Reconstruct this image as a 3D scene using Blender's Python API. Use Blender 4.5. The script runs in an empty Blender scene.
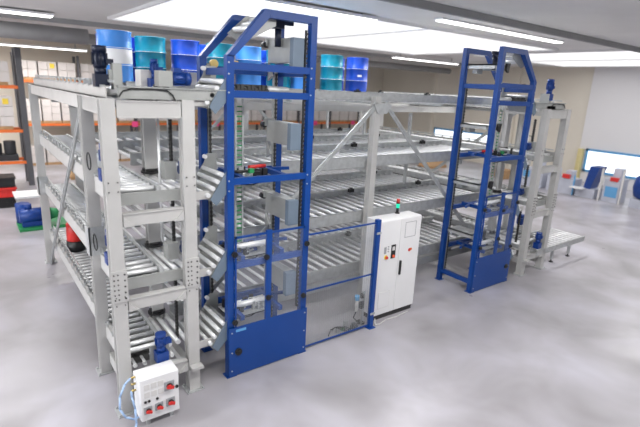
import bpy, math, random
from mathutils import Matrix, Vector
random.seed(7)
C = bpy.context.scene.collection
PI = math.pi

# ------------------------------------------------------------------ materials
def nt(name):
    m = bpy.data.materials.new(name); m.use_nodes = True
    return m, m.node_tree, m.node_tree.nodes['Principled BSDF']
def mat(name, col, rough=.5, metal=0., var=.06, scale=6., emit=None, alpha=None, trans=0., bump=0.):
    m, t, b = nt(name)
    n = t.nodes.new('ShaderNodeTexNoise'); n.inputs['Scale'].default_value = scale; n.inputs['Detail'].default_value = 4
    tc = t.nodes.new('ShaderNodeTexCoord'); t.links.new(tc.outputs['Object'], n.inputs['Vector'])
    r = t.nodes.new('ShaderNodeValToRGB')
    r.color_ramp.elements[0].position = .3; r.color_ramp.elements[1].position = .7
    r.color_ramp.elements[0].color = tuple(max(0, c*(1-var)) for c in col)+(1,)
    r.color_ramp.elements[1].color = tuple(min(1, c*(1+var)) for c in col)+(1,)
    t.links.new(n.outputs['Fac'], r.inputs['Fac']); t.links.new(r.outputs['Color'], b.inputs['Base Color'])
    b.inputs['Roughness'].default_value = rough; b.inputs['Metallic'].default_value = metal
    if trans: b.inputs['Transmission Weight'].default_value = trans
    if alpha is not None: b.inputs['Alpha'].default_value = alpha
    if emit:
        b.inputs['Emission Color'].default_value = tuple(emit[0])+(1,); b.inputs['Emission Strength'].default_value = emit[1]
    if bump:
        bn = t.nodes.new('ShaderNodeBump'); bn.inputs['Strength'].default_value = bump
        t.links.new(n.outputs['Fac'], bn.inputs['Height']); t.links.new(bn.outputs['Normal'], b.inputs['Normal'])
    return m
M = dict(
 post=mat('powder_grey_steel', (.53,.525,.515), .42, .15, .05, 3),
 galv=mat('galvanised_steel', (.50,.515,.52), .42, .45, .12, 9),
 plate=mat('grey_steel_plate', (.40,.41,.40), .45, .45, .08, 5),
 slate=mat('slate_grey_plate', (.16,.21,.27), .5, .2, .05, 5),
 roller=mat('zinc_roller', (.84,.85,.86), .42, .45, .03, 12),
 chain=mat('dark_chain', (.05,.05,.05), .5, .3, .2, 40),
 blue=mat('blue_enamel', (.001,.048,.25), .36, 0, .06, 2),
 motor=mat('motor_blue', (.006,.045,.24), .35, .1, .08, 8),
 navy=mat('navy_motor', (.003,.008,.03), .4, .1, .08, 8),
 black=mat('black_plastic', (.012,.012,.013), .45, 0, .1, 10),
 red=mat('red_plastic', (.62,.03,.025), .4, 0, .05, 6),
 orange=mat('orange_beam', (.75,.16,.03), .5, 0, .06, 4),
 orangered=mat('orange_red', (.8,.10,.03), .5, 0, .06, 4),
 yellow=mat('yellow', (.85,.62,.05), .5, 0, .04, 6),
 paleyellow=mat('pale_yellow', (.72,.62,.30), .6, 0, .04, 6),
 green=mat('green', (.02,.25,.08), .45, 0, .06, 6),
 pink=mat('pink_label', (.9,.08,.28), .6, 0, .03, 6),
 white=mat('white_enamel', (.80,.80,.81), .4, 0, .02, 2),
 offwhite=mat('off_white', (.66,.65,.64), .5, 0, .03, 4),
 carton=mat('white_carton', (.66,.62,.60), .8, 0, .06, 3),
 brown=mat('brown_carton', (.55,.36,.20), .8, 0, .06, 3),
 wood=mat('pallet_wood', (.42,.26,.13), .8, 0, .2, 8),
 upright=mat('grey_upright', (.10,.10,.11), .5, .2, .05, 4),
 darkgoods=mat('dark_goods', (.03,.03,.035), .6, 0, .2, 4),
 drumpale=mat('pale_blue_drum', (.06,.27,.75), .35, 0, .03, 3),
 drumteal=mat('teal_drum', (.0,.21,.31), .35, 0, .03, 3),
 drumblue=mat('royal_blue_drum', (.01,.065,.48), .35, 0, .03, 3),
 drumdark=mat('dark_blue_drum', (.01,.035,.35), .3, 0, .03, 3),
 wallbeige=mat('beige_wall', (.74,.69,.60), .8, 0, .03, .4),
 wallgrey=mat('pale_wall', (.78,.77,.78), .8, 0, .02, .4),
 ceil=mat('ceiling_panel', (.74,.73,.72), .8, 0, .10, .25),
 beamgrey=mat('ceiling_beam', (.30,.30,.30), .7, 0, .08, 1),
 duct=mat('duct_metal', (.42,.42,.43), .5, .3, .1, 1.5),
 lamp=mat('lamp_tube', (1,1,1), .5, 0, 0, 1, emit=((1,.98,.95), 4.)),
 glow=mat('ceiling_glow_panel', (1,1,1), .5, 0, 0, 1, emit=((1,1,1), .8)),  # emissive sheet imitating the bright lit ceiling
 window=mat('daylit_glass', (.9,.95,1), .3, 0, 0, 1, emit=((.92,.97,1), 1.3)),
 frameblue=mat('light_blue_frame', (.12,.36,.65), .5, 0, .03, 3),
 palemachine=mat('pale_machine', (.50,.52,.60), .5, 0, .12, 2),
 brass=mat('brass', (.5,.38,.15), .35, .8, .05, 8),
 cable=mat('pale_blue_cable', (.35,.50,.75), .5, 0, .03, 8),
 ledred=mat('red_lens', (.5,.03,.02), .3, 0, .02, 8),
 ledgreen=mat('green_lens', (.0,.45,.28), .3, 0, .02, 8, emit=((0,.8,.45), .7)),
 sign=mat('print_grey', (.35,.36,.38), .6, 0, .02, 8),
)
# clear pane
def pane_mat(name, col, fac):
    m, t, b = nt(name)
    b.inputs['Base Color'].default_value = col+(1,); b.inputs['Roughness'].default_value = .08
    tr = t.nodes.new('ShaderNodeBsdfTransparent'); mx = t.nodes.new('ShaderNodeMixShader'); mx.inputs[0].default_value = fac
    t.links.new(tr.outputs[0], mx.inputs[1]); t.links.new(b.outputs[0], mx.inputs[2])
    t.links.new(mx.outputs[0], t.nodes['Material Output'].inputs[0])
    return m
M['pane'] = pane_mat('clear_polycarbonate', (.7,.75,.85), .05)
# floor: glossy mottled epoxy
def floor_mat():
    m, t, b = nt('epoxy_floor')
    tc = t.nodes.new('ShaderNodeTexCoord')
    n = t.nodes.new('ShaderNodeTexNoise'); n.inputs['Scale'].default_value = .62; n.inputs['Detail'].default_value = 3; n.inputs['Roughness'].default_value = .5; n.inputs['Distortion'].default_value = .35
    t.links.new(tc.outputs['Object'], n.inputs['Vector'])
    r = t.nodes.new('ShaderNodeValToRGB')
    e = r.color_ramp.elements
    e[0].position = .28; e[0].color = (.27,.26,.27,1); e[1].position = .72; e[1].color = (.47,.46,.515,1)
    x = e.new(.5); x.color = (.37,.355,.385,1)
    t.links.new(n.outputs['Fac'], r.inputs['Fac']); t.links.new(r.outputs['Color'], b.inputs['Base Color'])
    b.inputs['Roughness'].default_value = .42; b.inputs['Specular IOR Level'].default_value = .5
    n2 = t.nodes.new('ShaderNodeTexNoise'); n2.inputs['Scale'].default_value = 2.; t.links.new(tc.outputs['Object'], n2.inputs['Vector'])
    mr = t.nodes.new('ShaderNodeMapRange'); mr.inputs['To Min'].default_value = .22; mr.inputs['To Max'].default_value = .45
    t.links.new(n2.outputs['Fac'], mr.inputs['Value']); t.links.new(mr.outputs[0], b.inputs['Roughness'])
    return m
M['floor'] = floor_mat()

# ------------------------------------------------------------------ mesh builder (world coordinates)
class MB:
    def __init__(s, fx=None): s.v = []; s.f = []; s.sm = []; s.mi = []; s.cur = 0; s.fx = fx
    def _add(s, vs, fs, smooth=None):
        o = len(s.v)
        if s.fx: vs = [s.fx(*p) for p in vs]; fs = [tuple(reversed(f)) for f in fs]
        s.v += [tuple(p) for p in vs]; s.f += [tuple(i+o for i in f) for f in fs]
        s.sm += smooth if smooth else [False]*len(fs)
        s.mi += [s.cur]*len(fs)
        return s
    def use(s, k): s.cur = k; return s
    def box(s, x0, y0, z0, x1, y1, z1):
        x0, x1 = sorted((x0, x1)); y0, y1 = sorted((y0, y1)); z0, z1 = sorted((z0, z1))
        return s._add([(x0,y0,z0),(x1,y0,z0),(x1,y1,z0),(x0,y1,z0),(x0,y0,z1),(x1,y0,z1),(x1,y1,z1),(x0,y1,z1)],
                      [(0,3,2,1),(4,5,6,7),(0,1,5,4),(1,2,6,5),(2,3,7,6),(3,0,4,7)])
    def frame(s, p, q, up=(0,0,1)):
        p, q = Vector(p), Vector(q); d = (q-p).normalized(); u = Vector(up)
        if abs(d.dot(u)) > .97: u = Vector((1,0,0))
        a = d.cross(u).normalized(); return p, q, a, a.cross(d).normalized()
    def bar(s, p, q, w, h=None, up=(0,0,1)):       # w across, h along 'up'
        h = h or w; p, q, a, b = s.frame(p, q, up); vs = []
        for e in (p, q):
            for i, j in ((-1,-1),(1,-1),(1,1),(-1,1)): vs.append(e+a*(i*w/2)+b*(j*h/2))
        return s._add(vs, [(0,1,2,3),(7,6,5,4),(0,4,5,1),(1,5,6,2),(2,6,7,3),(3,7,4,0)])
    def cyl(s, p, q, r, n=12, r2=None):
        p, q, a, b = s.frame(p, q); r2 = r if r2 is None else r2; vs = []
        for e, rr in ((p, r), (q, r2)):
            for k in range(n):
                t = 2*PI*k/n; vs.append(e+a*(rr*math.cos(t))+b*(rr*math.sin(t)))
        fs = [(k, (k+1) % n, n+(k+1) % n, n+k) for k in range(n)]
        return s._add(vs, [tuple(reversed(f)) for f in fs]+[tuple(range(n)), tuple(reversed(range(n, 2*n)))], [True]*n+[False]*2)
    def lathe(s, cx, cy, prof, n=28):              # vertical profile (r, z)
        vs = []; m = len(prof)
        for r, z in prof:
            for k in range(n):
                t = 2*PI*k/n; vs.append((cx+r*math.cos(t), cy+r*math.sin(t), z))
        fs = []; sm = []
        for i in range(m-1):
            for k in range(n): fs.append((i*n+k, i*n+(k+1) % n, (i+1)*n+(k+1) % n, (i+1)*n+k)); sm.append(True)
        fs += [tuple(reversed(range(n))), tuple(range((m-1)*n, m*n))]; sm += [False, False]
        return s._add(vs, fs, sm)
    def prism(s, pts, axis, a, b):                 # polygon extruded along axis ('x','y','z')
        n = len(pts)
        def mk(p, c): return {'x': (c, p[0], p[1]), 'y': (p[0], c, p[1]), 'z': (p[0], p[1], c)}[axis]
        vs = [mk(p, a) for p in pts]+[mk(p, b) for p in pts]
        fs = [tuple(range(n)), tuple(reversed(range(n, 2*n)))]+[(k, n+k, n+(k+1) % n, (k+1) % n) for k in range(n)]
        return s._add(vs, fs)
    def tube(s, pts, r, n=6):
        for p, q in zip(pts, pts[1:]): s.cyl(p, q, r, n)
        return s
    def build(s, name, m, parent=None, bevel=0, **tags):
        base = wloc(parent) if parent else Vector((0,0,0))
        own = base
        if not parent:
            xs, ys, zs = zip(*s.v); own = Vector(((min(xs)+max(xs))/2, (min(ys)+max(ys))/2, min(zs)))
        me = bpy.data.meshes.new(name); me.from_pydata([tuple(Vector(v)-own) for v in s.v], [], s.f)
        me.polygons.foreach_set('use_smooth', s.sm); me.update()
        import bmesh
        bm = bmesh.new(); bm.from_mesh(me); bmesh.ops.recalc_face_normals(bm, faces=bm.faces); bm.to_mesh(me); bm.free()
        me.polygons.foreach_set('material_index', s.mi)
        for q in (m if isinstance(m, (list, tuple)) else [m]): me.materials.append(M[q])
        o = bpy.data.objects.new(name, me); C.objects.link(o)
        if parent: o.parent = parent
        else: o.location = own
        if bevel:
            b = o.modifiers.new('bevel', 'BEVEL'); b.width = bevel; b.segments = 2; b.limit_method = 'ANGLE'
        for k, v in tags.items(): o[k] = v
        return o
def wloc(o):
    l = Vector(o.location)
    while o.parent: o = o.parent; l += Vector(o.location)
    return l
def thing(name, label, cat, loc=(0,0,0), group=None):
    o = bpy.data.objects.new(name, None); o.empty_display_size = .1; C.objects.link(o); o.location = loc
    o['label'] = label; o['category'] = cat
    if group: o['group'] = group
    return o
def tag(o, label, cat, group=None):
    o['label'] = label; o['category'] = cat
    if group: o['group'] = group
    return o
def dup_part(o, parent, dloc):
    c = o.copy(); C.objects.link(c); c.parent = parent; c.location = dloc; return c
def copy_tree(root, loc, label, group=None):
    r = root.copy(); C.objects.link(r); r.location = loc; r['label'] = label
    if group: r['group'] = group
    for ch in list(root.children):
        c = ch.copy(); C.objects.link(c); c.parent = r
        for g in list(ch.children):
            d = g.copy(); C.objects.link(d); d.parent = c
    return r
def struct(mb, name, m, **k):
    return mb.build(name, m, kind='structure', **k)

# ------------------------------------------------------------------ the hall
struct(MB().box(-14,-12,-.1, 26.2,24.2,0), 'floor', 'floor')
CZ = 6.5
struct(MB().box(-14,-12,CZ, 26.2,24.2,CZ+.15), 'ceiling', 'ceil')
struct(MB().box(-14,24,0, 26.2,24.2,CZ), 'wall_back', 'wallbeige')
struct(MB().box(26,6.9,0, 26.2,24.2,CZ), 'wall_right', 'wallbeige')
struct(MB().box(25.9,-12,0, 26.2,6.9,CZ), 'wall_right_front', 'wallgrey')
struct(MB().box(-14.2,-12,0, -14,24.2,CZ), 'wall_left', 'wallgrey')
n = 1
for y in (11.5, 18.3):
    struct(MB().box(25.75,y-.2,0, 26,y+.2,CZ), 'trim_%d' % n, 'wallbeige'); n += 1
for y in (-3.6, 1.2, 13.2, 18.8):
    struct(MB().box(-14,y-.05,CZ-.16, 26,y+.05,CZ), 'trim_%d' % n, 'beamgrey'); n += 1
# window 1 (in the front part of the right wall) and window 2
def window(k, x, y0, y1, z0, z1, npane):
    fr = MB(); t = .13
    fr.box(x-.08,y0,z0, x+.02,y1,z0+t).box(x-.08,y0,z1-t, x+.02,y1,z1).box(x-.08,y0,z0, x+.02,y0+t,z1).box(x-.08,y1-t,z0, x+.02,y1,z1)
    f = struct(fr, 'window_%d' % k, 'frameblue')
    MB().box(x-.03,y0+t,z0+t, x,y1-t,z1-t).build('pane', 'window', f)
window(1, 25.9, -.4, 6.5, .62, 1.95, 4)
for k_, (y0_, y1_) in enumerate(((-9,-4.5),(-3,1.5),(3,7.5))):  # unseen windows with area lights, added to brighten the left faces
    window(3+k_, -13.95, y0_, y1_, 1.2, 4.2, 3)
    l = bpy.data.lights.new('left_fill_light', 'AREA'); l.shape = 'RECTANGLE'; l.size = 3.; l.size_y = 4.5; l.energy = 330; l.color = (.95,.97,1)
    lo = bpy.data.objects.new('left_fill_light', l); C.objects.link(lo); lo.location = (-13.8,(y0_+y1_)/2,2.7); lo.rotation_euler = (0,-PI/2,0)
window(2, 26., 12.6, 17.9, .85, 2.1, 3)
# fluorescent fixtures
def fixture(x0, x1, y, z, label, w=.30, energy=None, drop=0):
    t = thing('ceiling_lamp', label, 'lamp', ((x0+x1)/2, y, z), 'long fluorescent fittings under the ceiling')
    MB().box(x0,y-w/2,z+.03, x1,y+w/2,z+.10).build('housing', 'white', t)
    MB().box(x0+.05,y-w/2+.03,z, x1-.05,y+w/2-.03,z+.03).build('diffuser', 'lamp', t)
    if CZ-z > .15:
        for xx in (x0+.5, x1-.5): MB().box(xx-.02,y-.02,z+.1, xx+.02,y+.02,CZ).build('hanger', 'duct', t)
    l = bpy.data.lights.new('lamp_light', 'AREA'); l.shape = 'RECTANGLE'; l.size = x1-x0; l.size_y = w
    l.energy = energy or 60*(x1-x0); l.color = (1,.985,.96)
    lo = bpy.data.objects.new('lamp_light', l); C.objects.link(lo); lo.parent = t; lo.location = (0,0,-.02)
    return t
fixture(7.1, 13.3, 2.45, 6.42, 'long lit ceiling lamp above the right end of the roller rack')
fixture(-9, -.3, 11.7, 6.35, 'lit ceiling lamp at the upper left corner of the photo', .5)
fixture(-9, 2.2, 19.6, 5.75, 'hung strip lamp in front of the pallet racks at the left', .45)
fixture(14.5, 19.5, 11.4, 6.2, 'lit strip lamp beyond the glow panel in front of the beige wall')
fixture(17.5, 23.5, .2, 6.2, 'lit strip lamp nearest the pale right wall', .3, 180)
fixture(-3, 5, -3.5, 6.3, 'lit strip lamp over the open floor in front of the machine')
fixture(8, 15, -3.5, 6.3, 'lit strip lamp over the open floor to the right', .3, 200)
fixture(-11, -4, 1.5, 6.3, 'added strip lamp brightening the left side of the machine')  # extra lamp out of view, added to lift the left side
fixture(-1, 6, 3.6, 6.35, 'lit strip lamp over the blue drums', .3, 210)
# glowing panels added in place of the brightly lit ceiling
def ceiling_glow(x0, x1, y0, y1, n, label):
    t = thing('ceiling_glow', label, 'ceiling_glow', ((x0+x1)/2,(y0+y1)/2,CZ-.1), 'added glow panels for the lit ceiling')
    MB().box(x0,y0,CZ-.04, x1,y1,CZ-.01).build('glow_sheet', 'glow', t)
    fr = MB()
    for y in (y0,y1): fr.box(x0-.05,y-.05,CZ-.09, x1+.05,y+.05,CZ)
    for k in range(n+1): fr.box(x0+(x1-x0)*k/n-.03,y0,CZ-.09, x0+(x1-x0)*k/n+.03,y1,CZ)
    fr.build('frame', 'white', t)
ceiling_glow(1.2, 15.5, 3.7, 11.0, 2, 'added glow panel for the lit ceiling above the drums')
ceiling_glow(16.5, 25, 1.0, 8.2, 2, 'added glow panel for the lit ceiling beyond the right blue lift')
# ducts and pipes along the ceiling at the left and rear
for (x0,x1,y,z,r,m,lab) in ((-12,1.2,14.4,6.05,.28,'duct','wide grey ventilation duct under the ceiling at the left'),
                       (-12,5.6,17.2,6.1,.14,'duct','thin grey pipe between the duct and the back wall'),
                       (4.,24,15.5,6.1,.18,'beamgrey','dark pipe along the ceiling behind the drums')):
    tag(MB().cyl((x0,y,z),(x1,y,z),r,20).build('ventilation_duct', m), lab, 'duct', 'ducts and pipes under the ceiling')

# ------------------------------------------------------------------ pallet racks, cartons and other goods at the back
def pallet_rack(xs, y, beams, top, label, depth=1.0, u=.06):
    t = thing('pallet_rack', label, 'rack', ((xs[0]+xs[-1])/2, y, 0), 'orange beamed pallet racks at the back')
    for x in xs:
        b = MB().box(x-u,y-.06,0, x+u,y+.06,top).box(x-u,y+depth-.06,0, x+u,y+depth+.06,top)
        k = .3; s = 1
        while k < top-1: b.bar((x,y if s>0 else y+depth,k),(x,y+depth if s>0 else y,k+.9),.03); k += .9; s = -s
        b.build('upright', 'upright', t)
    for z in beams:
        for a, c in zip(xs, xs[1:]):
            MB().box(a+.05,y-.04,z-.06, c-.05,y+.02,z+.06).box(a+.05,y+depth-.02,z-.06, c-.05,y+depth+.04,z+.06).build('beam', 'orange', t)
    return t
back_rack = pallet_rack([-.6,2.2,5.0,7.8,10.6,13.4,16.2,19.0,21.8], 22., [2.1,4.25], 5.6, 'long pallet rack with orange beams against the back wall')
pallet_rack([-8.9,-6.2,-3.55,-.9], 17., [1.0,2.3,4.05], 5.6, 'nearer pallet rack with orange beams at the left edge', 1.0, .11)
def pallet(x, y, z, label, group='wooden pallets', w=.84, d=.9):
    b = MB()
    for k in range(3): b.box(x-w/2,y-d/2+k*(d-.1)/2,z, x+w/2,y-d/2+k*(d-.1)/2+.1,z+.1)
    for k in range(6): b.box(x-w/2+k*(w-.12)/5,y-d/2,z+.1, x-w/2+k*(w-.12)/5+.12,y+d/2,z+.13)
    return tag(b.build('wooden_pallet', 'wood'), label, 'pallet', group)
carton0 = None
def carton(x, y, z, w, d, h, label, group, m='carton'):
    return tag(MB().box(x-w/2,y-d/2,z, x+w/2,y+d/2,z+h)._add([(x-w/2-.002,y-d/2-.004,z+h*.8),(x+w/2,y-d/2-.004,z+h*.8),(x+w/2,y-d/2-.004,z+h*.86),(x-w/2,y-d/2-.004,z+h*.86)],[(0,1,2,3)]).build('carton', m, bevel=.01), label, 'box', group)
cs = {}
def load(x, y, z, rows, cols, w, h, place, m='carton', yellow=None, lab='white'):
    pallet(x, y, z, 'pallet %s' % place, 'pallets on the back racks')
    for r in range(rows):
        for c in range(cols):
            cx = x-w*cols/2+w*(c+.5); key = (round(w,2), round(h,2), m)
            rr = ('bottom','second','third','fourth')[r] if r < rows-1 else 'top'
            cc = (('left','right') if cols == 2 else ('left','middle','right'))[c]
            l = '%s carton, %s row %s, %s' % (lab, rr, cc, place)
            if key not in cs: cs[key] = carton(cx, y, z+.13+r*h, w*.97, .85, h*.97, l, 'cartons on the back racks', m); o = cs[key]
            else:
                o = cs[key].copy(); C.objects.link(o); o.location = (cx, y, z+.13+r*h); o['label'] = l
            if yellow and r == rows-1 and c == cols-1:
                MB().box(cx-.1,y-.46,z+.13+r*h+.08, cx+.1,y-.426,z+.13+r*h+.3).build('yellow_label', 'yellow', o)
names = ['first','second','third','fourth','fifth','sixth','seventh','eighth']
for i in range(8):
    x0 = -.6+2.8*i
    for j, dx in enumerate((.52, 1.40, 2.28)):
        mm, ll = (('carton','white') if random.random() < .8 else ('brown','brown'))
        sd = ('left','middle','right')[j]
        load(x0+dx, 22.5, 2.16, random.choice((3,4)), 2, .41, .36, '%s bay %s of back rack' % (names[i], sd), mm, .1 if i < 2 and j != 1 else None, ll)
        if i < 4: load(x0+dx, 22.5, 4.31, 2, 2, .41, .40, 'top beams, %s bay %s of back rack' % (names[i], sd), 'carton', .3 if i < 1 and j == 1 else None)
        if i < 3: load(x0+dx, 22.5, 0, 2, 2, .41, .42, 'on floor, %s bay %s of back rack' % (names[i], sd), 'carton')
for j, x in enumerate((-1.75, -3.0, -4.4, -5.6)):
    p = ('rightmost','second from right','third from right','fourth from right')[j]
    load(x, 17.5, 2.36, 3, 2, .5, .40, 'middle beams of near rack, %s' % p, 'carton', .3 if j == 0 else None)
    load(x, 17.5, 4.11, 2, 2, .5, .40, 'top beams of near rack, %s' % p, 'carton')
    b = MB().box(x-.5,17.1,1.06, x+.5,17.9,1.3).cyl((x-.25,17.5,1.3),(x-.25,17.5,1.75),.22,16).cyl((x+.25,17.5,1.3),(x+.25,17.5,1.85),.22,16)
    tag(b.build('black_equipment', 'darkgoods', bevel=.02), 'black equipment on the lowest beams of the near rack, %s' % p, 'equipment', 'black goods on the near rack')
for x, z in ((4.9,2.1),(9.9,2.1),(13.3,2.1),(17.6,2.1),(21.2,2.1)):
    MB().box(x-.16,21.9,z-.14, x+.16,21.955,z+.16).build('pink_label', 'pink', back_rack)
# crates stack (black, red, black) on the floor at the left edge
for k, (m, nm) in enumerate((('black','black crate, bottom of the stack at the left edge'),('red','red crate in the middle of the stack at the left edge'),('black','black crate, top of the stack at the left edge'))):
    z = .02+.36*k; x, y = -2.35, 13.6
    b = MB().box(x-.6,y-.4,z, x+.6,y+.4,z+.30).box(x-.63,y-.43,z+.28, x+.63,y+.43,z+.34)
    for q in range(7): b.box(x-.55+q*.17,y-.415,z+.03, x-.52+q*.17,y-.4,z+.28)
    tag(b.build('storage_crate', m), nm, 'crate', 'stacked crates at the left edge')
# pump unit on the floor behind the rack
t = thing('pump_unit', 'blue pump unit with green base on the floor behind the rack at left', 'pump', (-1.4,10.4,0))
MB().box(-2.0,9.9,0, -.7,10.9,.10).build('base_frame', 'green', t)
MB().cyl((-1.95,10.2,.42),(-1.3,10.2,.42),.22,18).cyl((-1.3,10.2,.42),(-1.15,10.2,.42),.28,18).cyl((-1.7,10.2,.62),(-1.7,10.2,.78),.1,12).box(-1.9,10.05,.1, -1.3,10.35,.25).build('motor', 'motor', t)
MB().cyl((-1.15,10.2,.42),(-.85,10.2,.42),.2,18,.12).build('pump_head', 'green', t)
MB().cyl((-1.8,10.7,.1),(-1.8,10.7,.7),.2,16).build('filter', 'motor', t)
t = thing('work_table', 'white topped low table standing behind the blue pump unit', 'table', (-1.3,12.2,0))
MB().box(-1.9,11.7,.62, -.4,12.7,.68).build('tabletop', 'white', t)
for xx in (-1.8,-.5):
    for yy in (11.8,12.6): MB().box(xx-.03,yy-.03,0, xx+.03,yy+.03,.62).build('leg', 'post', t)
# loads on the floor seen through the rack
def floorload(x, y, w, h, m, lab, pl):
    pallet(x, y, 0, pl, 'pallets on the floor behind the rack', w+.1)
    carton(x, y, .13, w, .8, h, lab, 'goods on the floor behind the rack', m)
floorload(21.0, 13.6, 1.7, .75, 'brown', 'wide brown carton on the floor behind the right half of the rack', 'wooden pallet under the wide brown carton')
floorload(22.2, 9.3, 1.0, .35, 'wood', 'low wooden crate on the floor behind the right blue lift', 'wooden pallet under the low wooden crate')
floorload(1.3, 18.0, 1.1, .3, 'brown', 'flat brown carton on the floor behind the left end of the rack', 'wooden pallet under the flat brown carton')
floorload(14.5, 9.5, 1.1, .55, 'brown', 'brown carton on the floor behind the right grey elevator', 'wooden pallet under the brown carton behind the grey elevator')
t = thing('orange_pump', 'orange red machine with black hose on the floor behind the rack', 'machine', (15.3,13.2,0))
MB().box(14.8,12.9,.08, 15.9,13.6,.55).cyl((15.35,13.2,.55),(15.35,13.2,.85),.28,18).build('body', 'orangered', t, bevel=.03)
for xx in (14.95,15.75): MB().cyl((xx,12.85,.1),(xx,12.98,.1),.1,14).build('wheel', 'black', t)
# machines along the right wall
def machine(name, label, cat, loc, parts):
    t = thing(name, label, cat, loc, None)
    for nm, m, b in parts: b.build(nm, m, t)
    return t
X = 21.2
machine('process_machine', 'low pale machine with red box, left end of the row by the wall', 'machine', (X,5.4,0), [
 ('cabinet','palemachine',MB().box(X,4.75,0, X+.9,6.1,.75).box(X+.2,5.0,.75, X+.7,5.3,1.15).cyl((X+.3,5.8,.75),(X+.3,5.8,1.2),.2,14)),
 ('red_box','red',MB().box(X-.02,5.0,.78, X+.15,5.35,.98)), ('leg','frameblue',MB().box(X-.03,4.7,0, X+.03,4.76,1.0))])
machine('packing_machine', 'pale low machine behind the grey elevator at the far end of the row', 'machine', (X,6.9,0), [
 ('cabinet','palemachine',MB().box(X,6.4,0, X+.9,7.6,.95).box(X+.2,6.6,.95, X+.6,7.0,1.35)), ('screen','frameblue',MB().box(X-.03,7.1,.5, X,7.5,.85))])
machine('blue_press', 'tall dark blue slanted hood machine left of the window middle', 'machine', (X,4.2,0), [
 ('hood','motor',MB().prism([(3.95,.45),(4.25,.45),(4.1,1.55),(3.65,1.55)],'x',X,X+.8)), ('base','palemachine',MB().box(X,3.7,0, X+.9,4.6,.45)), ('worktop','white',MB().box(X-.4,4.15,.42, X,4.75,.48))])
machine('filling_machine', 'tall pale blue machine with red top box in front of window', 'machine', (X,3.0,0), [
 ('cabinet','palemachine',MB().box(X,2.65,0, X+.9,3.35,1.1).box(X+.2,2.75,1.1, X+.6,3.1,1.6)), ('panel','frameblue',MB().box(X-.02,2.72,.25, X,3.25,.75)),
 ('red_box','red',MB().box(X-.05,2.75,1.02, X+.1,3.1,1.2)), ('post','offwhite',MB().box(X-.1,3.42,0, X-.02,3.5,1.55)), ('post','offwhite',MB().box(X-.1,2.5,0, X-.02,2.58,1.6))])
machine('blue_tank', 'dark navy round tank machine at the right edge of the photo', 'tank', (X,1.7,0), [
 ('tank','motor',MB().lathe(X+.4,1.55,[(.3,.35),(.6,.5),(.68,.9),(.62,1.35),(.35,1.6)],24)), ('base','palemachine',MB().box(X-.1,1.1,0, X+.9,2.1,.4))])
tag(MB().box(25.6,6.6,0, 25.88,6.85,1.9).build('yellow_column', 'paleyellow'), 'yellow post against the wall left of the window', 'post')

# ------------------------------------------------------------------ the roller rack
LV = [.88, 2.07, 3.26, 4.57]
LN = ['lowest', 'second', 'third', 'top']
XL, XR = -1.6, 9.6            # outer ends
YF, YB = 1.19, 6.88
x0, x1 = -.52, 8.52
YL = [YF, 3.08, 4.97, YB]
LANE = ['front', 'middle', 'rear']
NR = 36
def make_lane():
    t = thing('roller_conveyor', '', 'conveyor', (x0, 0, 0), 'roller conveyor lanes of the rack')
    w = YL[1]-YL[0]-.03
    for y, s in ((0,1),(w,-1)):
        b = MB().box(x0,min(y,y+s*.012),-.24, x1,max(y,y+s*.012),0)
        b.box(x0,min(y,y+s*.05),-.24, x1,max(y,y+s*.05),-.228).box(x0,min(y,y+s*.05),-.012, x1,max(y,y+s*.05),0)
        b.build('side_rail', 'galv', t)
    for k in range(5):
        xx = x0+.3+k*2.1; MB().box(xx,.02,-.235, xx+.06,w-.02,-.19).build('cross_member', 'galv', t)
    r0 = MB().cyl((x0+.13,.02,-.15),(x0+.13,w-.02,-.15),.033,12).build('roller', 'roller', t)
    for k in range(1, NR): dup_part(r0, t, (k*.252,0,0))
    b = MB()
    for xx, yy in ((4.9,w-.1),(7.5,w-.1)):
        MB().box(xx,yy-.05,-.06, xx+.14,yy+.05,.03).box(xx+.04,yy-.03,.03, xx+.10,yy+.03,.06).build('stop_block', 'black', t)
    return t
lane0 = make_lane(); firstlane = True
for i, z in enumerate(LV):
    for j in range(3):
        lab = 'galvanised roller conveyor, %s lane of the %s rack level' % (LANE[j], LN[i])
        loc = (x0, YL[j]+.015, z)
        if firstlane: lane0.location = loc; lane0['label'] = lab; firstlane = False
        else:
            tt = copy_tree(lane0, loc, lab)
            if i == 3:
                for ch in tt.children:
                    if ch.name.startswith('side_rail'): ch.scale.z = .66
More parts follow.
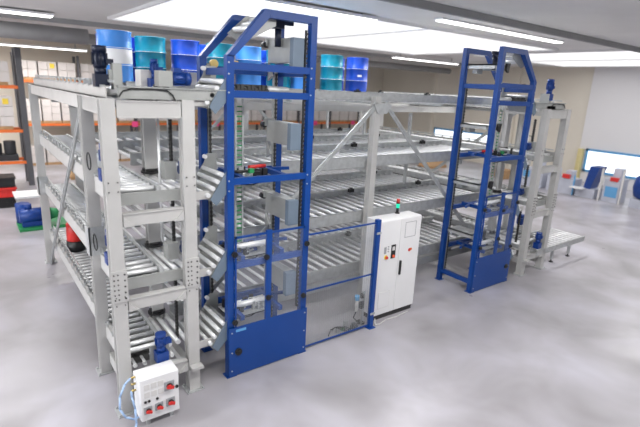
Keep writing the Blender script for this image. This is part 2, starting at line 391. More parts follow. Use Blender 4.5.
# transfer conveyors along both ends (rollers run along x), they also form the elevator levels
def make_transfer(side):
    # side -1: left, outer rail at XL; +1: right
    fx = (lambda x, y, z: (8.0-x, y, z)) if side > 0 else None
    t = thing('transfer_conveyor', '', 'conveyor', (XL if side < 0 else XR, 0, 0), 'transfer conveyors at the ends of the rack')
    xo, xi = XL+.03, -1.0
    y0, y1 = .10, 6.85
    MB(fx).box(xo,y0,-.26, xo+.012,y1,0).box(xo,y0,-.012, xo+.06,y1,0).box(xo,y0,-.26, xo+.06,y1,-.248).build('side_rail', 'post', t)
    MB(fx).box(xi,y0,-.2, xi+.05,y1,-.03).build('side_rail', 'galv', t)
    MB(fx).box(xo+.1,y0-.02,-.25, -.62,y0+.02,-.09).build('end_plate', 'plate', t)
    MB(fx).box(xo+.06,y0+.02,-.25, xi,y1-.02,-.24).build('gap_shade_sheet', 'chain', t)  # dark sheet added to put shade into the gaps between rollers
    b = MB(fx)
    for k in range(19):
        yy = y0+.25+k*.35
        b.box(xo+.02,yy,0, xo+.045,yy+.025,.08).box(xo-.01,yy-.04,-.02, xo+.05,yy+.07,.01)
        b.box(xo+.03,yy,.05, xo+.12,yy+.02,.065)
    b.bar((xo+.10,y0,.06),(xo+.10,y1,.06),.02,.03)
    b.build('side_guide', 'galv', t)
    r0 = MB(fx).cyl((xo+.07,y0+.12,-.075),(xi-.01,y0+.12,-.075),.038,12).build('roller', 'roller', t)
    for k in range(1, 37): dup_part(r0, t, (0,k*.18,0))
    # short rollers turning the load towards the lift
    for k in range(3):
        MB(fx).cyl((-.90+k*.13,y0+.02,-.09),(-.90+k*.13,YF-.12,-.09),.038,12).build('roller', 'roller', t)
    MB(fx).box(-.97,y0,-.17, -.95,YF-.1,-.06).box(-.55,y0,-.17, -.53,YF-.1,-.06).build('side_rail', 'galv', t)
    return t
for side, nm in ((-1,'left'),(1,'right')):
    t0 = make_transfer(side)
    X0 = XL if side < 0 else XR
    for i, z in enumerate(LV):
        if i == 0 : lo = z-.02
        lab = 'transfer roller conveyor across the %s end of the %s rack level' % (nm, LN[i])
        zz = (z, z, z, 4.52)[i]
        if i == 0: t0.location = (X0, 0, zz); t0['label'] = lab
        else:
            tt = copy_tree(t0, (X0, 0, zz), lab)
            if i == 3:
                for ch in list(tt.children):
                    if ch.name.startswith('end_plate'): bpy.data.objects.remove(ch)
    for ch in list(t0.children):
        if ch.name.startswith('end_plate'): bpy.data.objects.remove(ch)

# frame
def hpost(b, x, y, z0, z1, w=.17, d=.15):         # profiled post: core with flanges on the front and back
    b.box(x-w*.36,y-d*.5+.012,z0, x+w*.36,y+d*.5-.012,z1)
    b.box(x-w*.5,y-d*.5,z0, x+w*.5,y-d*.5+.014,z1).box(x-w*.5,y+d*.5-.014,z0, x+w*.5,y+d*.5,z1)
    return b
def bolts_on(b, x, y, zc, nx=3, nz=5, sx=.045, sz=.06, r=.009):
    for i in range(nx):
        for k in range(nz):
            xx, zz = x+(i-(nx-1)/2)*sx, zc+(k-(nz-1)/2)*sz
            b.cyl((xx,y-.014,zz),(xx,y,zz),r,6)
    return b
def add_post(t, x, y, z1, z0=0, w=.17, d=.15, plate=True, m='post'):
    p = hpost(MB(), x, y, z0+.015, z1, w, d).build('post', m, t)
    if plate:
        b = MB().box(x-w*.8,y-d*.8,z0, x+w*.8,y+d*.8,z0+.016)
        for i in (-1,1):
            for j in (-1,1): b.cyl((x+i*w*.65,y+j*d*.65,z0+.016),(x+i*w*.65,y+j*d*.65,z0+.045),.014,6)
        b.build('base_plate', 'galv', p)
    return p
fr = thing('rack_frame', 'pale grey steel frame carrying the four roller levels of the machine', 'rack', (4.,YF,0))
add_post(fr, XL, YF, 4.38); add_post(fr, XL, YB, 4.38)
add_post(fr, 3.87, YF-.10, 4.5, w=.15); add_post(fr, 3.97, YB+.1, 4.5, w=.18)
add_post(fr, XR, YF, 4.38); add_post(fr, XR, YB, 4.38)
for x in (-.76, 8.76):
    p = add_post(fr, x, YF-.06, 4.38, w=.19)
    for z in LV[:3]: MB().cyl((x,YF-.06,z-.03),(x,YF-.06,z+.0),.14,20).cyl((x,YF-.06,z+.0),(x,YF-.06,z+.04),.12,20).build('foot_disc', 'black', p)
    add_post(fr, x, YB+.1, 4.38)
for z in (4.28,): # side beams of the top
    for x in (XL, XR): MB().box(x-.05,.08,z-.1, x+.05,YB-.08,z+.1).box(x-.08,.08,z+.085, x+.08,YB-.08,z+.1).build('beam', 'post', fr)
for y, zz in ((3.08,4.16),(4.97,4.16),(YB,4.16)):
    MB().box(XL+.1,y-.03,zz-.08, XR-.1,y+.03,zz+.08).box(XL+.1,y-.06,zz-.08, XR-.1,y+.06,zz-.07).build('beam', 'post', fr)
for z in LV[:3]:
    for x in (.9, 3.97, 7.1): MB().box(x-.04,YF+.02,z-.36, x+.04,YB-.02,z-.25).build('beam', 'galv', fr)
for x in (.9, 7.1):
    for y in (3.08,4.97,YB): add_post(fr, x, y, 4.05, w=.07, d=.07, m='galv')
# diagonal braces
def brace(p, q, w=.09, up=(0,1,0)):
    b = MB().bar(p, q, w, .03, up); b.bar(p, q, .015, .06, up)
    d = (Vector(q)-Vector(p)).normalized()
    for e, s in ((Vector(p),1),(Vector(q),-1)):
        b.bar(e-d*.02*s, e+d*.16*s, .16, .02, up)
    return b.build('brace', 'galv', fr)
brace((3.86,YF-.16,4.36),(-.6,YF-.16,.38)); brace((4.08,YF-.16,4.36),(8.6,YF-.16,.1))
brace((XL-.02,1.34,4.20),(XL-.02,6.74,.05), up=(1,0,0))
brace((XR+.1,1.28,4.35),(XR+.1,6.78,.06), up=(1,0,0))
brace((3.9,YB+.2,4.3),(.9,YB+.2,1.2)); brace((4.1,YB+.2,4.3),(7.2,YB+.2,1.2))
# corner gussets on the centre post
MB().prism([(3.72,4.36),(4.22,4.36),(4.10,4.16),(3.84,4.16)],'y',YF-.205,YF-.19).build('gusset', 'galv', fr)
# bolted splice plates on side posts
for (x,y,z) in ((XL,YB,2.0),(XL,YF,2.25)):
    b = MB().box(x-.11,y-.10,z-.22, x+.11,y-.08,z+.22).box(x-.12,y-.1,z-.22, x-.09,y+.1,z+.22); bolts_on(b,x,y-.1,z)
    b.build('splice_plate', 'galv', fr)
# low leg supports and cable duct under the front lane
for q0, q1 in ((.2,3.85),(4.1,8.4)): MB().box(q0,YF-.05,.42, q1,YF+.02,.60).build('cable_duct', 'plate', fr)

# ------------------------------------------------------------------ drums
def drum(x, y, m, label, band=False, sticker=None):
    R_, z, H = .292, 4.545, .89
    o = thing('steel_drum', label, 'drum', (x,y,z), 'blue and teal drums on top of the rack')
    P = [(R_-.004,z),(R_+.006,z+.01),(R_,z+.03)]
    for zz in (.30,.60): P += [(R_,z+zz-.02),(R_+.012,z+zz-.006),(R_+.012,z+zz+.006),(R_,z+zz+.02)]
    P += [(R_,z+H-.03),(R_+.008,z+H-.01),(R_+.006,z+H),(R_-.012,z+H),(R_-.015,z+H-.02)]
    MB().lathe(x,y,P,32).build('shell', m, o)
    b = MB().cyl((x+.18,y,z+H-.02),(x+.18,y,z+H+.004),.035,12).cyl((x-.2,y,z+H-.02),(x-.2,y,z+H+.0),.02,12); b.build('bung', 'galv', o)
    for zz in (.30,.60):
        MB().lathe(x,y,[(R_+.0125,z+zz-.004),(R_+.0145,z+zz),(R_+.0125,z+zz+.004)],32).build('hoop', 'white', o)
    if band: MB().lathe(x,y,[(R_+.0,z+.325),(R_+.004,z+.33),(R_+.004,z+.575),(R_,z+.58)],32).build('white_band', 'white', o)
    if sticker is not None:
        vs = []; a0 = sticker
        for zz in (z+.40,z+.45):
            for k in range(4):
                a = a0+k*.13; vs.append((x+(R_+.005)*math.cos(a), y+(R_+.005)*math.sin(a), zz))
        MB()._add(vs, [(k,k+1,k+5,k+4) for k in range(3)]).build('sticker', 'white', o)
    return o
drum(-.60,3.4,'drumpale','pale blue steel drum with a broad white band, leftmost in front',True)
drum(.22,3.95,'drumteal','teal steel drum second from left in the front row')
drum(.95,3.95,'drumblue','royal blue steel drum right of the leftmost teal drum')
drum(1.72,3.9,'drumteal','teal steel drum seen behind the left blue lift post')
drum(2.42,3.9,'drumpale','bright pale blue steel drum seen inside the left blue lift')
drum(4.85,3.9,'drumteal','teal steel drum just right of the left blue lift')
drum(5.72,3.9,'drumblue','royal blue steel drum with white sticker, rightmost of all',False,-2.2)
drum(3.35,4.1,'drumteal','narrowly seen teal drum beside the grey lift flap, front row')
drum(3.98,3.95,'drumpale','pale blue drum in front of the right post of the blue lift')
drum(-.42,4.3,'drumblue','blue drum half hidden behind the white banded drum')
drum(-.02,4.65,'drumdark','dark blue drum between the banded drum and the teal drum')
drum(1.62,4.75,'drumblue','blue drum in the back row behind the left lift post')
drum(3.15,4.75,'drumblue','mid blue drum in the back row inside the left blue lift')
drum(3.85,4.75,'drumteal','teal drum in the back row inside the left blue lift')
drum(5.6,4.75,'drumdark','dark blue drum in back row behind the rightmost drum')

# ------------------------------------------------------------------ motors helper
def motor(t, p, d, L=.30, r=.075, m='motor', name='gear_motor', gear=True):
    p = Vector(p); d = Vector(d).normalized()
    b = MB().cyl(p, p+d*L*.72, r, 18).cyl(p+d*L*.72, p+d*L, r*1.08, 18)
    _, _, a, c = b.frame(p, p+d)
    for k in range(10):
        an = 2*PI*k/10; o = a*math.cos(an)*r+c*math.sin(an)*r
        b.bar(p+o+d*.03, p+o+d*L*.68, .008, .03, up=tuple(o.normalized()))
    e = p+c*(r+.02)+d*L*.3
    b.box(e.x-.05,e.y-.05,e.z-.03, e.x+.05,e.y+.05,e.z+.03)
    o = b.build(name, m, t)
    if gear:
        q = p-d*.16
        MB().box(q.x-.085,q.y-.075,q.z-.08, q.x+.085,q.y+.075,q.z+.08).cyl(p-d*.08,p,r*.9,16).build('gearbox', m, o)
    return o

# ------------------------------------------------------------------ grey drum elevators at both ends
def elevator(side, label):
    fx = (lambda x, y, z: (8.0-x, y, z)) if side > 0 else None
    X_ = (lambda x: 8.0-x) if side > 0 else (lambda x: x)
    t = thing('drum_elevator', label, 'elevator', (X_(-1.1),0,0), 'grey drum elevators at the rack ends')
    for x in (-1.6, -.6):
        p = add_post(t, X_(x), 0, 4.38, w=.17, d=.16)
        b = MB()
        for z in (1.75, 3.3) : bolts_on(b, X_(x), -.09, z, 2, 2, .11, .12)
        b.build('bolts', 'chain', p)
        b = MB().box(X_(x)-.10,-.10,1.74, X_(x)+.10,-.08,2.18)
        bolts_on(b.use(1), X_(x)-.045, -.10, 1.96, 2, 6, .05, .07, .010); bolts_on(b, X_(x)+.065, -.10, 1.96, 1, 5, .05, .085, .012)
        b.build('splice_plate', ('post','chain'), p)
    MB(fx).box(-1.5,-.07,4.15, -.7,-.055,4.36).box(-1.5,-.09,4.345, -.7,.05,4.36).box(-1.5,-.09,4.15, -.7,.05,4.165).build('lintel', 'post', t)
    for z in LV[:3]:
        MB(fx).box(-1.5,-.05,z-.5, -.7,-.035,z-.33).box(-1.5,-.07,z-.34, -.7,.05,z-.325).build('beam', 'post', t)
        for q, e in ((-1.5,.14),(-.7,-.14)): MB(fx).prism([(q,z-.5),(q+e,z-.5),(q,z-.36)],'y',-.085,-.05).build('gusset', 'post', t)
    for x in (-1.6, -.6):
        MB(fx).box(x-.05,.09,4.2, x+.05,YF-.1,4.36).build('beam', 'post', t)
    MB(fx).box(-1.55,.09,.18, -1.45,YF-.1,.36).build('beam', 'post', t); MB(fx).box(-.68,.09,.30, -.58,YF-.1,.42).build('beam', 'post', t); MB(fx).box(-.68,-.2,.42, -.50,-.08,.46).build('shelf_plate', 'post', t)
    # drive rail on top with cable, gearbox and motor
    MB(fx).box(-1.45,.0,4.38, .0,.04,4.53).box(-1.45,-.03,4.515, .0,.1,4.53).build('drive_rail', 'plate', t)
    b = MB(fx)
    for k in range(14): b.cyl((-.62+k*.045,-.012,4.50),(-.62+k*.045,.0,4.50),.008,6)
    b.build('bolts', 'galv', t)
    MB(fx).tube([(-1.45,-.02,4.40),(-1.40,-.02,4.47),(-1.3,-.02,4.50),(-1.0,-.02,4.505),(-.85,-.02,4.49),(-.78,-.02,4.44),(-.75,-.02,4.37)],.010).build('cable', 'black', t)
    if side < 0: MB(fx).box(-.92,.08,4.54, -.74,.26,4.74).build('gearbox', 'plate', t)
    if side < 0: motor(t, (X_(-.73),.17,4.65), (1 if side < 0 else -1,0,0), .25, .085, 'motor', gear=False)
    # vertical chain, guide shafts and counterweight boxes
    for (zz0, zz1) in ((3.5,4.1),(2.30,2.98),(.75,1.75)):
        b = MB(fx); k = zz0; b.box(-.725,.30,zz0, -.705,.32,zz1)
        while k < zz1:
            b.box(-.73,.28,k, -.70,.34,k+.035).box(-.74,.30,k+.035, -.69,.32,k+.055); k += .055
        b.build('chain', 'chain', t)
    MB(fx).cyl((-.82,.5,2.3),(-.82,.5,4.1),.018,10).build('guide_shaft', 'roller', t)
    for z in (3.26, 2.07): MB(fx).box(-.84,.22,z+.02, -.68,.40,z+.27).build('bearing_box', 'plate', t)
    for z in LV[1:3]:
        motor(t, (X_(-.62),.30,z+.14), (1 if side < 0 else -1,0,0), .22, .06, 'motor', gear=False)
    # upright motors on the outer side of each level
    for z in LV[1:3]:
        motor(t, (X_(-1.54),.5,z+.26), (0,0,1), .26, .06, 'motor')
        # loop of cable
        pts = [(X_(-1.66)+.0,.93+.12*math.cos(a),z+.22+.12*math.sin(a)) for a in [2*PI*k/14 for k in range(15)]]
        MB().tube(pts,.009).build('cable', 'black', t)
    # motor on a bracket above the tower
    if side < 0:
        MB().box(-1.42,.30,4.38, -1.31,.44,4.80).box(-1.46,.34,4.55, -1.42,.42,4.72).build('motor_bracket', 'plate', t)
        motor(t, (-1.54,.42,4.74), (0,0,1), .26, .08, 'navy')
    else:
        MB().box(8.70,.05,4.38, 8.82,.28,4.74).box(8.60,.0,4.38, 9.0,.3,4.45).build('motor_bracket', 'plate', t)
        motor(t, (8.80,.12,4.82), (0,0,1), .27, .075, 'motor')
    # lowest level: drive plate with rollers and motor
    MB(fx).box(-1.24,-.02,.56, -.96,.0,.92).build('drive_plate', 'plate', t)
    motor(t, (X_(-1.10),-.10,.94), (0,0,1), .20, .07, 'motor')
    b = MB(fx).box(-1.5,.02,.38, -.7,.06,.56)
    for k in range(16):
        for q in range(3): b.cyl((-1.45+k*.047,.008,.42+q*.05),(-1.45+k*.047,.02,.42+q*.05),.012,6)
    b.build('perforated_plate', 'galv', t)
    for k in range(5):
        MB(fx).cyl((-1.42+k*.135,.08,.62),(-1.42+k*.135,.28,.62),.03,12).build('roller', 'roller', t)
    # cabinet with pump on the deck
    if side < 0:
        MB().box(-.78,1.32,4.50, -.37,1.6,4.76).build('deck_cabinet', 'offwhite', t, bevel=.005); MB().box(-.15,1.32,4.50, .11,1.6,4.76).build('deck_cabinet', 'offwhite', t, bevel=.005)
        motor(t, (-.60,1.24,4.72), (0,0,1), .20, .05, 'motor')
        MB().cyl((-.75,.5,4.5),(-.75,.5,4.56),.11,18).build('cap_disc', 'black', t)
    return t
EL = elevator(-1, 'grey drum elevator tower at the left end, white switch box at its foot')
ER = elevator(1, 'grey drum elevator tower at the right end of the machine')

# ------------------------------------------------------------------ blue lifts
def lift(fx, label, raised, base):
    t = thing('lift_tower', label, 'lift', base, 'blue lift towers in front of the rack')
    W, D, Hs, Ht, Xs, w = 1.50, .93, 5.0, 5.65, .59, .11
    B = lambda: MB(fx)
    h = w/2
    def bolts(b, u, zs):
        for z in zs: b.cyl((u,-h-.01,z),(u,-h,z),.012,6)
    for y in (0, D):
        for u, H in ((h,Hs),(W-h,Ht)):
            p = B().box(u-h,y-h,0, u+h,y+h,H).build('post', 'blue', t, bevel=.004)
            if y == 0 or u > .5 or True:
                B().box(u-h-.03,y-h-.03,0, u+h+.03,y+h+.03,.014).build('base_plate', 'blue', p)
            b = B()
            if y == 0:
                bolts(b, u-.03, (4.9,4.75,4.5,3.25,3.1,.75,.4,.15)); b.build('bolts', 'galv', p)
        B().prism([(0,Hs-.02),(w,Hs-.02),(Xs+.08,Ht-w-.0),(Xs+.08,Ht),(Xs,Ht)],'y',y-h,y+h).build('sloping_beam', 'blue', t, bevel=.004)
        B().box(Xs+.08,y-h,Ht-w, W-w,y+h,Ht).build('top_beam', 'blue', t)
        for z in ((4.86,4.48,3.23,1.90) if y == 0 else (4.82,3.2,1.9,.9)):
            B().box(w,y-.045 if y == 0 else y-.04,z-.05, W-w,y+.02,z+.05).build('crossbar', 'blue', t)
    for z in (4.78,): B().box(.02,h,z-.05, .10,D-h,z+.05).build('side_bar', 'blue', t)
    for z in (4.82,.25): B().box(W-.10,h,z-.05, W-.02,D-h,z+.05).build('side_bar', 'blue', t)
    # rails, toothed belts
    for (u, y) in ((w+.04,D-.02),(W-w-.04,D-.02)):
        B().box(u-.03,y-.04,.1, u+.03,y+.03,4.9).build('guide_rail', 'plate', t)
        b = B(); k = .3
        b.box(u-.012,y-.055,.3, u+.012,y-.045,4.8)
        while k < 4.8: b.box(u-.02,y-.065,k, u+.02,y-.045,k+.03); k += .07
        b.build('drive_chain', 'chain', t)
    b = B().box(W-w-.045,.03,.9, W-w-.02,.06,Ht-.2); k = .9
    while k < Ht-.25: b.box(W-w-.055,.0,k, W-w-.02,.03,k+.03); k += .07
    b.build('toothed_belt', 'chain', t)
    for u in (.40, .52): B().box(u-.012,.46,1.9, u+.012,.5,4.4).build('cable_guide', 'galv', t)
    b = B(); k = 1.95
    while k < 4.35: b.box(.40,.47,k, .52,.49,k+.02); k += .075
    b.build('cable_chain', 'green', t)
    # carriages: blue cradle, shiny roller, motors and valves
    for ci, z in enumerate((3.24, 1.98, .95)):
        c = B()
        for u in (.30, 1.02): c.bar((u,.02,z),(u,D-.1,z+.02),.07,.08)
        c.bar((.30,.62,z+.02),(1.02,.62,z+.02),.06,.07).bar((W-w,.45,z+.04),(1.02,.62,z+.02),.05,.05)
        cr = c.build('carriage_frame', 'blue', t)
        if ci > 0:
            B().cyl((.26,.30,z+.10),(.95,.30,z+.10),.05,14).build('roller', 'roller', cr)
            B().cyl((.26,.50,z+.04),(.95,.50,z+.04),.035,12).build('roller', 'roller', cr)
            B().cyl((.42,.40,z-.02),(.72,.40,z-.02),.085,16).box(.50,.34,z+.05, .62,.46,z+.09).build('motor', 'motor', cr)
        b = B().box(.16,.15,z-.05, .78,.62,z-.035)
        for k in range(9):
            uu, yy = .16+random.random()*.6, .15+random.random()*.5
            b.box(uu,yy,z-.04, uu+.05+.05*random.random(),yy+.05,z+.05+.08*random.random())
        b.cyl((.2,.2,z-.05),(.2,.2,z+.18),.03,10).cyl((.30,.25,z+.08),(.55,.33,z+.06),.022,10)
        b.build('valve_block', 'black', cr)
        b = B().box(.16,.15,z-.034, .80,.62,z-.026)
        for k in range(6):
            uu, yy = .18+random.random()*.6, .15+random.random()*.5
            b.box(uu,yy,z-.03, uu+.05,yy+.04,z+.07+.06*random.random()).cyl((uu,yy,z+.03),(uu+.14,yy+.05,z+.03),.018,8)
        b.build('fittings', 'galv', cr)
        if ci == 0:
            B().cyl((.62,.45,z+.10),(.95,.5,z+.10),.03,10).build('red_hose', 'red', cr)
            B().box(.50,.2,z+.05, .58,.26,z+.12).build('green_valve', 'green', cr)
        a = [(.25+.5*math.sin(q*.5)**2,.2+.05*q,z-.06-.10*math.sin(q*.7)) for q in range(8)]
        B().tube(a,.010).build('hose', 'black', cr)
    # row of small valves on the 4.46 crossbar
    b = B()
    b.box(.14,.06,4.53, .74,.14,4.55)
    for k in range(10): b.box(.15+k*.058,.05,4.55, .195+k*.058,.13,4.575+.02*(k*7 % 3))
    b.cyl((.14,.1,4.60),(.72,.1,4.60),.02,10); b.build('valve_block', 'chain', t)
    B().cyl((.72,.12,4.56),(1.12,.16,4.55),.055,14).build('cylinder', 'galv', t)
    # sloping roller piece under the roof, hanging motor
    sl = [(.34,5.34),(.66,5.62),(.86,5.60),(.86,5.46),(.48,5.26)]
    f = B().prism(sl,'y',.62,.64).build('roof_flap', 'plate', t)
    B().prism(sl,'y',.10,.12).build('side_plate', 'plate', f)
    for k in range(3):
        u, z = .46+k*.13, 5.40+k*.075
        B().cyl((u,.12,z),(u,.62,z),.042,14).build('roller', 'roller', f)
    B().box(.92,.28,5.46, 1.12,.46,Ht-.12).cyl((1.08,.40,5.50),(1.08,.40,5.20),.05,14).box(.9,.3,5.52, 1.3,.36,5.58).build('hoist_motor', 'navy', t)
    B().cyl((.22,.10,4.88),(.22,.16,4.88),.055,16).build('pulley', 'brass', t); B().cyl((.22,D-.1,4.90),(.22,D-.04,4.90),.065,16).build('pulley', 'brass', t)
    # folding flaps: outer roller flaps towards the elevator
    for z in LV:
        zz = z-.05
        a = (-.30,zz-.20); e = (-.01,zz+.17)
        dx, dz = (e[0]-a[0]), (e[1]-a[1]); L = math.hypot(dx,dz); ux, uz = dx/L, dz/L; nx_, nz_ = -uz, ux
        prof = lambda o0, o1: [(a[0]+nx_*o0,a[1]+nz_*o0),(e[0]+nx_*o0,e[1]+nz_*o0),(e[0]+nx_*o1,e[1]+nz_*o1),(a[0]+nx_*o1,a[1]+nz_*o1)]
        f = B().prism(prof(-.075,-.06),'y',.0,.70).build('roller_flap', 'plate', t)
        B().prism([(-.16,zz+.02),(-.03,zz+.20),(.02,zz+.34),(.18,zz+.34),(.18,zz-.10),(-.1,zz-.10)],'y',.70,.715).build('side_plate', 'plate', f)
        B().prism([(a[0]+.05,a[1]-.02),(e[0]+.02,e[1]+.02),(e[0]+.04,e[1]-.30),(a[0]+.14,a[1]-.12)],'y',-.02,-.005).build('side_plate', 'slate', f)
        B().cyl((-.03,.64,zz+.30),(-.03,.70,zz+.30),.032,14).build('end_cap', 'white', f)
        for k in range(4):
            u, v = a[0]+ux*(.05+k*.12), a[1]+uz*(.05+k*.12)
            B().cyl((u,.0,v),(u,.70,v),.033,12).build('roller', 'roller', f)
        B().box(-.50,.05,zz-.22, -.12,.08,zz-.10).box(-.50,.74,zz-.22, -.12,.77,zz-.10).box(-.50,.08,zz-.2, -.46,.74,zz-.12).build('flap_support', 'post', t)
    # inner flaps on the rack side
    for z in ((1.20,2.46,3.70,4.97) if raised else (1.40,2.63,3.98,5.30)):
        if raised:
            f = B().box(1.14,.12,z, 1.30,.80,z+.36).box(1.10,.78,z+.26, 1.30,.84,z+.38).prism([(.80,z+.02),(.66,z-.20),(.80,z-.28)],'x',1.14,1.18).build('flap', 'plate', t, bevel=.005)
            B().box(1.12,.02,z-.06, 1.32,.12,z+.36).build('end_housing', 'slate', f, bevel=.005)
            B().cyl((1.12,.80,z+.28),(1.12,.90,z+.28),.05,14).build('hinge', 'black', f)
        else:
            f = B().box(.98,.16,z-.03, 1.42,D-.06,z).box(.98,.16,z-.12, 1.0,D-.06,z).box(1.40,.16,z-.10, 1.42,D-.06,z).prism([(.98,z),(1.42,z),(1.30,z-.2),(1.1,z-.2)],'y',.16,.18).build('flap', 'galv', t)
            B().prism([(.92,z+.04),(1.02,z+.04),(1.05,z-.1),(.95,z-.16)],'y',.10,.16).build('end_housing', 'black', f)
            B().box(1.10,D-.25,z-.2, 1.3,D-.12,z-.03).build('hinge', 'plate', f)
    # front door: lower blue sheet, framed clear windows above
    dr = B().box(.0,-.095,.02, W,-.07,.88).build('door_sheet', 'blue', t, bevel=.003)
    b = B()
    for u in (.05, W-.05):
        for z in (.12,.45,.8): b.cyl((u,-.105,z),(u,-.095,z),.012,8)
    b.build('rivets', 'galv', dr)
    wf = B().box(w,-.09,2.36, W-w,-.06,2.39).box(w,-.09,.88, w+.025,-.06,2.39).box(W-w-.025,-.09,.88, W-w,-.06,2.39).box(.66,-.095,.88, .755,-.05,2.42).build('window_frame', 'blue', t)
    B().box(w+.025,-.078,.88, .66,-.072,2.36).build('pane', 'pane', wf)
    B().box(.755,-.078,.88, W-w-.025,-.072,2.36).build('pane', 'pane', wf)
    for (u, z) in ((.09,2.12),(.655,1.98),(1.43,2.08),(.70,1.27),(1.40,1.14),(.10,.98),(.16,.45)):
        s = .045 if z > .5 else .06
        B().cyl((u,-.125,z),(u,-.085,z),s,14).cyl((u,-.145,z),(u,-.12,z),s*.5,12).build('knob', 'black', dr)
    if raised: # small plate with lettering at the top left of the sheet
        B().box(.12,-.098,.80, .30,-.095,.845).build('nameplate', 'frameblue', dr)
    return t
lift(lambda x, y, z: (x-.03, y, z), 'blue lift tower on the left, its grey inner flaps folded up', True, (.74,.46,0))
RX = 6.4+1.45
lift(lambda x, y, z: (RX-x, y, z), 'blue lift tower on the right with its grey flaps lowered', False, (RX-.72,.46,0))

# ------------------------------------------------------------------ fence
t = thing('mesh_fence', 'blue framed wire mesh guard fence between left lift and white cabinet', 'fence', (2.3,-.02,0))
p = MB().box(3.06,-.07,0, 3.15,.02,2.26).build('post', 'blue', t)
MB().box(3.02,-.11,0, 3.19,.06,.014).build('base_plate', 'blue', p)
MB().box(3.05,-.085,1.98, 3.16,-.07,2.02).box(3.05,-.085,.3, 3.16,-.07,.34).build('clamp', 'galv', p)
for z in (2.2,1.16,.06): MB().box(1.49,-.035,z-.013, 3.06,-.01,z+.013).build('rail', 'blue', t)
b = MB(); k = 1.52
while k < 3.06: b.box(k,-.024,.06, k+.0025,-.0215,2.2); k += .05
z = .09
while z < 2.2: b.box(1.49,-.0215,z, 3.06,-.019,z+.0025); z += .025
b.build('wire_mesh', 'galv', t)

# ------------------------------------------------------------------ electrical cabinet
t = thing('electrical_cabinet', 'tall white two door electrical cabinet on a dark plinth', 'cabinet', (3.9,.35,0))
MB().box(3.34,.14,0, 4.48,.46,.11).build('plinth', 'chain', t)
MB().box(3.31,.125,.11, 4.50,.50,2.15).build('body', 'white', t, bevel=.006)
d = MB().box(3.31,.10,.12, 3.885,.124,2.14).build('door', 'white', t, bevel=.005)
MB().box(3.40,.094,.26, 3.72,.10,.62).build('vent', 'offwhite', d, bevel=.003)
MB().box(3.41,.092,.27, 3.71,.094,.61).build('vent_grille', 'white', d)
MB().box(3.66,.09,1.33, 3.78,.10,1.62).build('switch_panel', 'black', d)
MB().cyl((3.72,.09,1.38),(3.72,.06,1.38),.03,14).build('emergency_stop', 'orangered', d)
MB().cyl((3.52,.10,1.38),(3.52,.085,1.38),.045,18).build('stop_collar', 'yellow', d)
MB().cyl((3.52,.085,1.38),(3.52,.05,1.38),.028,16).build('stop_button', 'red', d)
b = MB().box(3.46,.094,1.46, 3.52,.10,1.60)
for q in range(3): b.cyl((3.57,.10,1.50+q*.05),(3.57,.085,1.50+q*.05),.014,10)
b.build('switches', 'sign', d)
MB().box(3.685,.086,1.50, 3.755,.09,1.58).build('display', 'offwhite', d)
d = MB().box(3.895,.10,.12, 4.49,.124,2.14).build('door', 'white', t, bevel=.005)
b = MB()
for (a0,b0,a1,b1) in ((4.02,1.72,4.34,1.73),(4.02,2.04,4.34,2.05),(4.02,1.72,4.03,2.05),(4.33,1.72,4.34,2.05)): b.box(a0,.096,b0, a1,.10,b1)
b.build('vent_frame', 'sign', d)
MB().box(3.93,.06,.93, 3.97,.10,1.24).build('handle', 'black', d, bevel=.008)
# round red emblem with three small letters-like bars
MB().cyl((4.20,.10,1.43),(4.20,.092,1.43),.035,18).build('emblem', 'red', d)
MB().cyl((4.245,.10,1.44),(4.245,.092,1.44),.028,18).build('emblem', 'orange', d)
s = MB().cyl((4.10,.44,2.15),(4.10,.44,2.27),.028,14).cyl((4.10,.44,2.15),(4.10,.44,2.17),.05,14).build('signal_lamp', 'black', t)
MB().cyl((4.10,.44,2.27),(4.10,.44,2.36),.036,16).build('green_lens', 'ledgreen', s)
MB().cyl((4.10,.44,2.36),(4.10,.44,2.38),.038,16).build('collar', 'black', s)
MB().cyl((4.10,.44,2.38),(4.10,.44,2.46),.036,16).build('red_lens', 'ledred', s)

# ------------------------------------------------------------------ compressed air unit by the fence, cables
t = thing('air_service_unit', 'small compressed air unit with blue cap beside the fence post', 'valve unit', (2.85,.25,0))
MB().box(2.99,.10,0, 3.03,.14,.75).box(2.80,.10,.56, 3.03,.14,.60).build('bracket', 'galv', t)
MB().cyl((2.84,.12,.44),(2.84,.12,.60),.035,14).cyl((2.84,.12,.36),(2.84,.12,.44),.028,14).build('filter_bowl', 'offwhite', t)
MB().cyl((2.84,.12,.60),(2.84,.12,.70),.045,14).build('cap', 'frameblue', t)
MB().cyl((2.98,.12,.62),(2.98,.12,.70),.04,14).box(2.93,.08,.40, 3.0,.16,.56).build('regulator', 'black', t)
MB().tube([(2.84,.12,.36),(2.80,.14,.22),(2.9,.16,.12),(3.0,.18,.05),(3.1,.2,.02)],.012).build('hose', 'black', t)
b = MB(); random.seed(3)
for q in range(7):
    x_ = 2.15+q*.13; pts = [(x_+.10*k, .08+.08*math.sin(k*1.1+q), .02+.10*abs(math.sin(k*.8+q*.6))) for k in range(8)]
    b.tube([(min(p_[0],3.0), p_[1]+.02, p_[2]) for p_ in pts], .009, 5)
tag(b.build('cable_bundle', 'black'), 'tangle of black cables on the floor behind the mesh fence', 'cables')
for (x_, y_, a_, l_) in ((2.38,.12,.1,'left one, lowest'),(2.62,.18,.16,'middle one, tallest'),(2.78,.10,.12,'right one')): tag(MB().box(x_,y_,.0, x_+.09,y_+.06,a_).build('terminal_box', 'sign', bevel=.004), 'small grey connector box among the cables behind the fence, '+l_, 'connector', 'grey connector boxes')
tag(MB().box(2.50,.15,0, 2.60,.21,.05).build('terminal_block', 'green'), 'small green terminal among the cables behind the fence', 'connector')
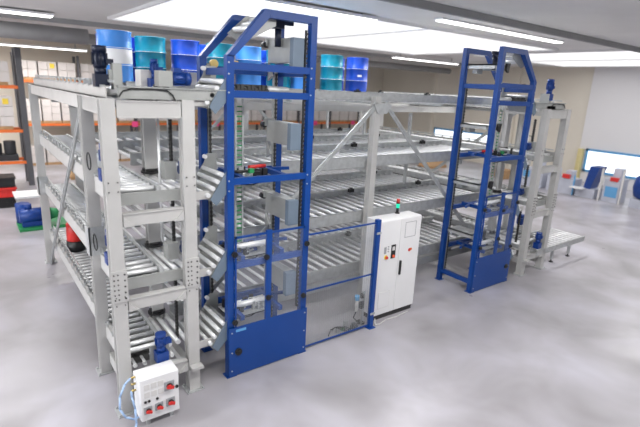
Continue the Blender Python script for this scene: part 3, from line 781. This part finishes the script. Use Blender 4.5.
tag(MB().tube([(3.30,.04,.11),(3.25,-.03,.02),(3.35,-.06,.012),(3.6,.02,.012),(3.9,.0,.012),(4.3,.05,.012)],.012).build('grey_cable', 'offwhite'), 'pale cable lying along the plinth of the white cabinet', 'cable')

# ------------------------------------------------------------------ white switch box at the foot of the left elevator
bx0, bx1, by0, by1, bz0, bz1 = -1.53, -1.0, -.50, -.20, .10, .74
t = thing('switch_box', 'white switch box with four red rotary switches at lower left', 'switch box', (-1.265,-.35,0))
MB().box(bx0,by0+.02,bz0, bx1,by1,bz1).build('housing', 'white', t, bevel=.006)
MB().box(bx0+.004,by0,bz0+.004, bx1-.004,by0+.018,bz1-.004).build('lid', 'white', t, bevel=.004)
MB().box(-1.5,-.2,.2, -1.45,-.1,.24).box(-1.1,-.2,.2, -1.05,-.1,.24).box(-1.45,-.3,0, -1.40,-.25,.1).box(-1.12,-.3,0, -1.07,-.25,.1).box(-1.45,-.45,0, -1.40,-.40,.1).box(-1.12,-.45,0, -1.07,-.40,.1).build('bracket', 'galv', t)
def rot_switch(x, z, s):
    p = MB().box(x-s,by0-.012,z-s, x+s,by0,z+s).build('switch_plate', 'sign', t)
    MB().cyl((x,by0-.012,z),(x,by0-.035,z),s*.62,18).build('collar', 'black', p)
    MB().bar((x-s*.6,by0-.045,z+s*.1),(x+s*.75,by0-.045,z-s*.35),.03,s*.6,up=(0,0,1)).cyl((x,by0-.035,z),(x,by0-.055,z),s*.42,14).build('red_handle', 'red', p)
rot_switch(-1.14,.54,.068); rot_switch(-1.13,.28,.062); rot_switch(-1.29,.27,.055); rot_switch(-1.44,.265,.055)
for i in range(3):
    for j in range(2):
        MB().box(-1.48+i*.095,by0-.006,.62-j*.12-.045, -1.405+i*.095,by0,.62-j*.12+.04).build('socket_cover', 'offwhite', t, bevel=.003)
for i, x_ in enumerate((-1.47,-1.42,-1.31)): MB().cyl((x_,by0,.40),(x_,by0-.015,.40),.018,12).build('push_button', 'black', t)
MB().cyl((-1.035,by0,.49),(-1.035,by0-.02,.49),.022,14).build('lock', 'black', t)
for k in range(3): MB().cyl((bx0,-.30,.70-k*.10),(bx0-.06,-.30,.70-k*.10),.016,10).build('cable_gland', 'brass', t)
tag(MB().tube([(bx0-.06,-.3,.70),(-1.68,-.34,.66),(-1.76,-.38,.52),(-1.78,-.42,.36),(-1.72,-.46,.24),(-1.62,-.46,.17),(-1.55,-.44,.16)],.014,8).tube([(bx0-.06,-.3,.50),(-1.60,-.34,.44),(-1.58,-.40,.28),(-1.60,-.5,.12),(-1.66,-.58,.014)],.014,8).build('blue_cable', 'cable'), 'pale blue cable looping from the side of the white switch box', 'cable')

# ------------------------------------------------------------------ outfeed conveyor at the right
t = thing('outfeed_conveyor', 'short low roller conveyor leading out to the right of machine', 'conveyor', (10.6,.4,0))
for y in (-.06, 1.0): MB().box(9.2,y-.02,.44, 11.95,y+.02,.60).build('side_rail', 'galv', t)
r0 = MB().cyl((9.3,-.02,.56),(9.3,.96,.56),.028,12).build('roller', 'roller', t)
for k in range(1, 13): dup_part(r0, t, (k*.215,0,0))
for x in (9.6,10.4,11.4):
    for y in (.08,.88):
        l = MB().box(x-.04,y-.03,.08, x+.04,y+.03,.45).build('leg', 'galv', t)
        MB().cyl((x,y,0),(x,y,.02),.06,14).cyl((x,y,.02),(x,y,.1),.015,8).build('foot', 'black', l)
    MB().box(x-.03,.08,.30, x+.03,.88,.35).build('cross_member', 'galv', t)
MB().box(9.9,1.0,.60, 10.5,1.25,.85).build('drive_box', 'plate', t)
motor(t, (10.2,1.1,.90), (0,0,1), .32, .09, 'motor', gear=False)
# red and black canister on the lowest left transfer level
t = thing('waste_bin', 'red bin with black foot on the lowest level at left', 'bin', (-1.28,5.0,LV[0]))
z0 = LV[0]-.035
MB().lathe(-1.28,5.0,[(.17,z0),(.19,z0+.02),(.19,z0+.24)],20).build('foot', 'black', t)
MB().lathe(-1.28,5.0,[(.17,z0+.24),(.18,z0+.25),(.17,z0+.62),(.12,z0+.68)],20).build('body', 'red', t)
# long parts of clutter on the second level right of centre
# ------------------------------------------------------------------ camera, world, render look
f = 472.474
cam = bpy.data.cameras.new('camera'); cam.sensor_width = 36; cam.lens = f/640*36; cam.clip_end = 200
co = bpy.data.objects.new('camera', cam); C.objects.link(co)
a, b_, c = -.652, 1.309, .049
Rm = Matrix.Rotation(a,3,'Z') @ Matrix.Rotation(b_,3,'X') @ Matrix.Rotation(c,3,'Z')
co.matrix_world = Matrix.Translation((-3.022,-6.226,4.627)) @ Rm.to_4x4()
cam.shift_x = -.0003; cam.shift_y = .001
cam.dof.use_dof = True; cam.dof.focus_distance = 8.8; cam.dof.aperture_fstop = .0266/.045
bpy.context.scene.camera = co
w = bpy.data.worlds.new('world'); bpy.context.scene.world = w; w.use_nodes = True
bg = w.node_tree.nodes['Background']; bg.inputs[0].default_value = (.93,.95,1,1); bg.inputs[1].default_value = .35
vs = bpy.context.scene.view_settings
vs.view_transform = 'Standard'; vs.look = 'None'; vs.gamma = 1; vs.use_curve_mapping = False; vs.exposure = .0
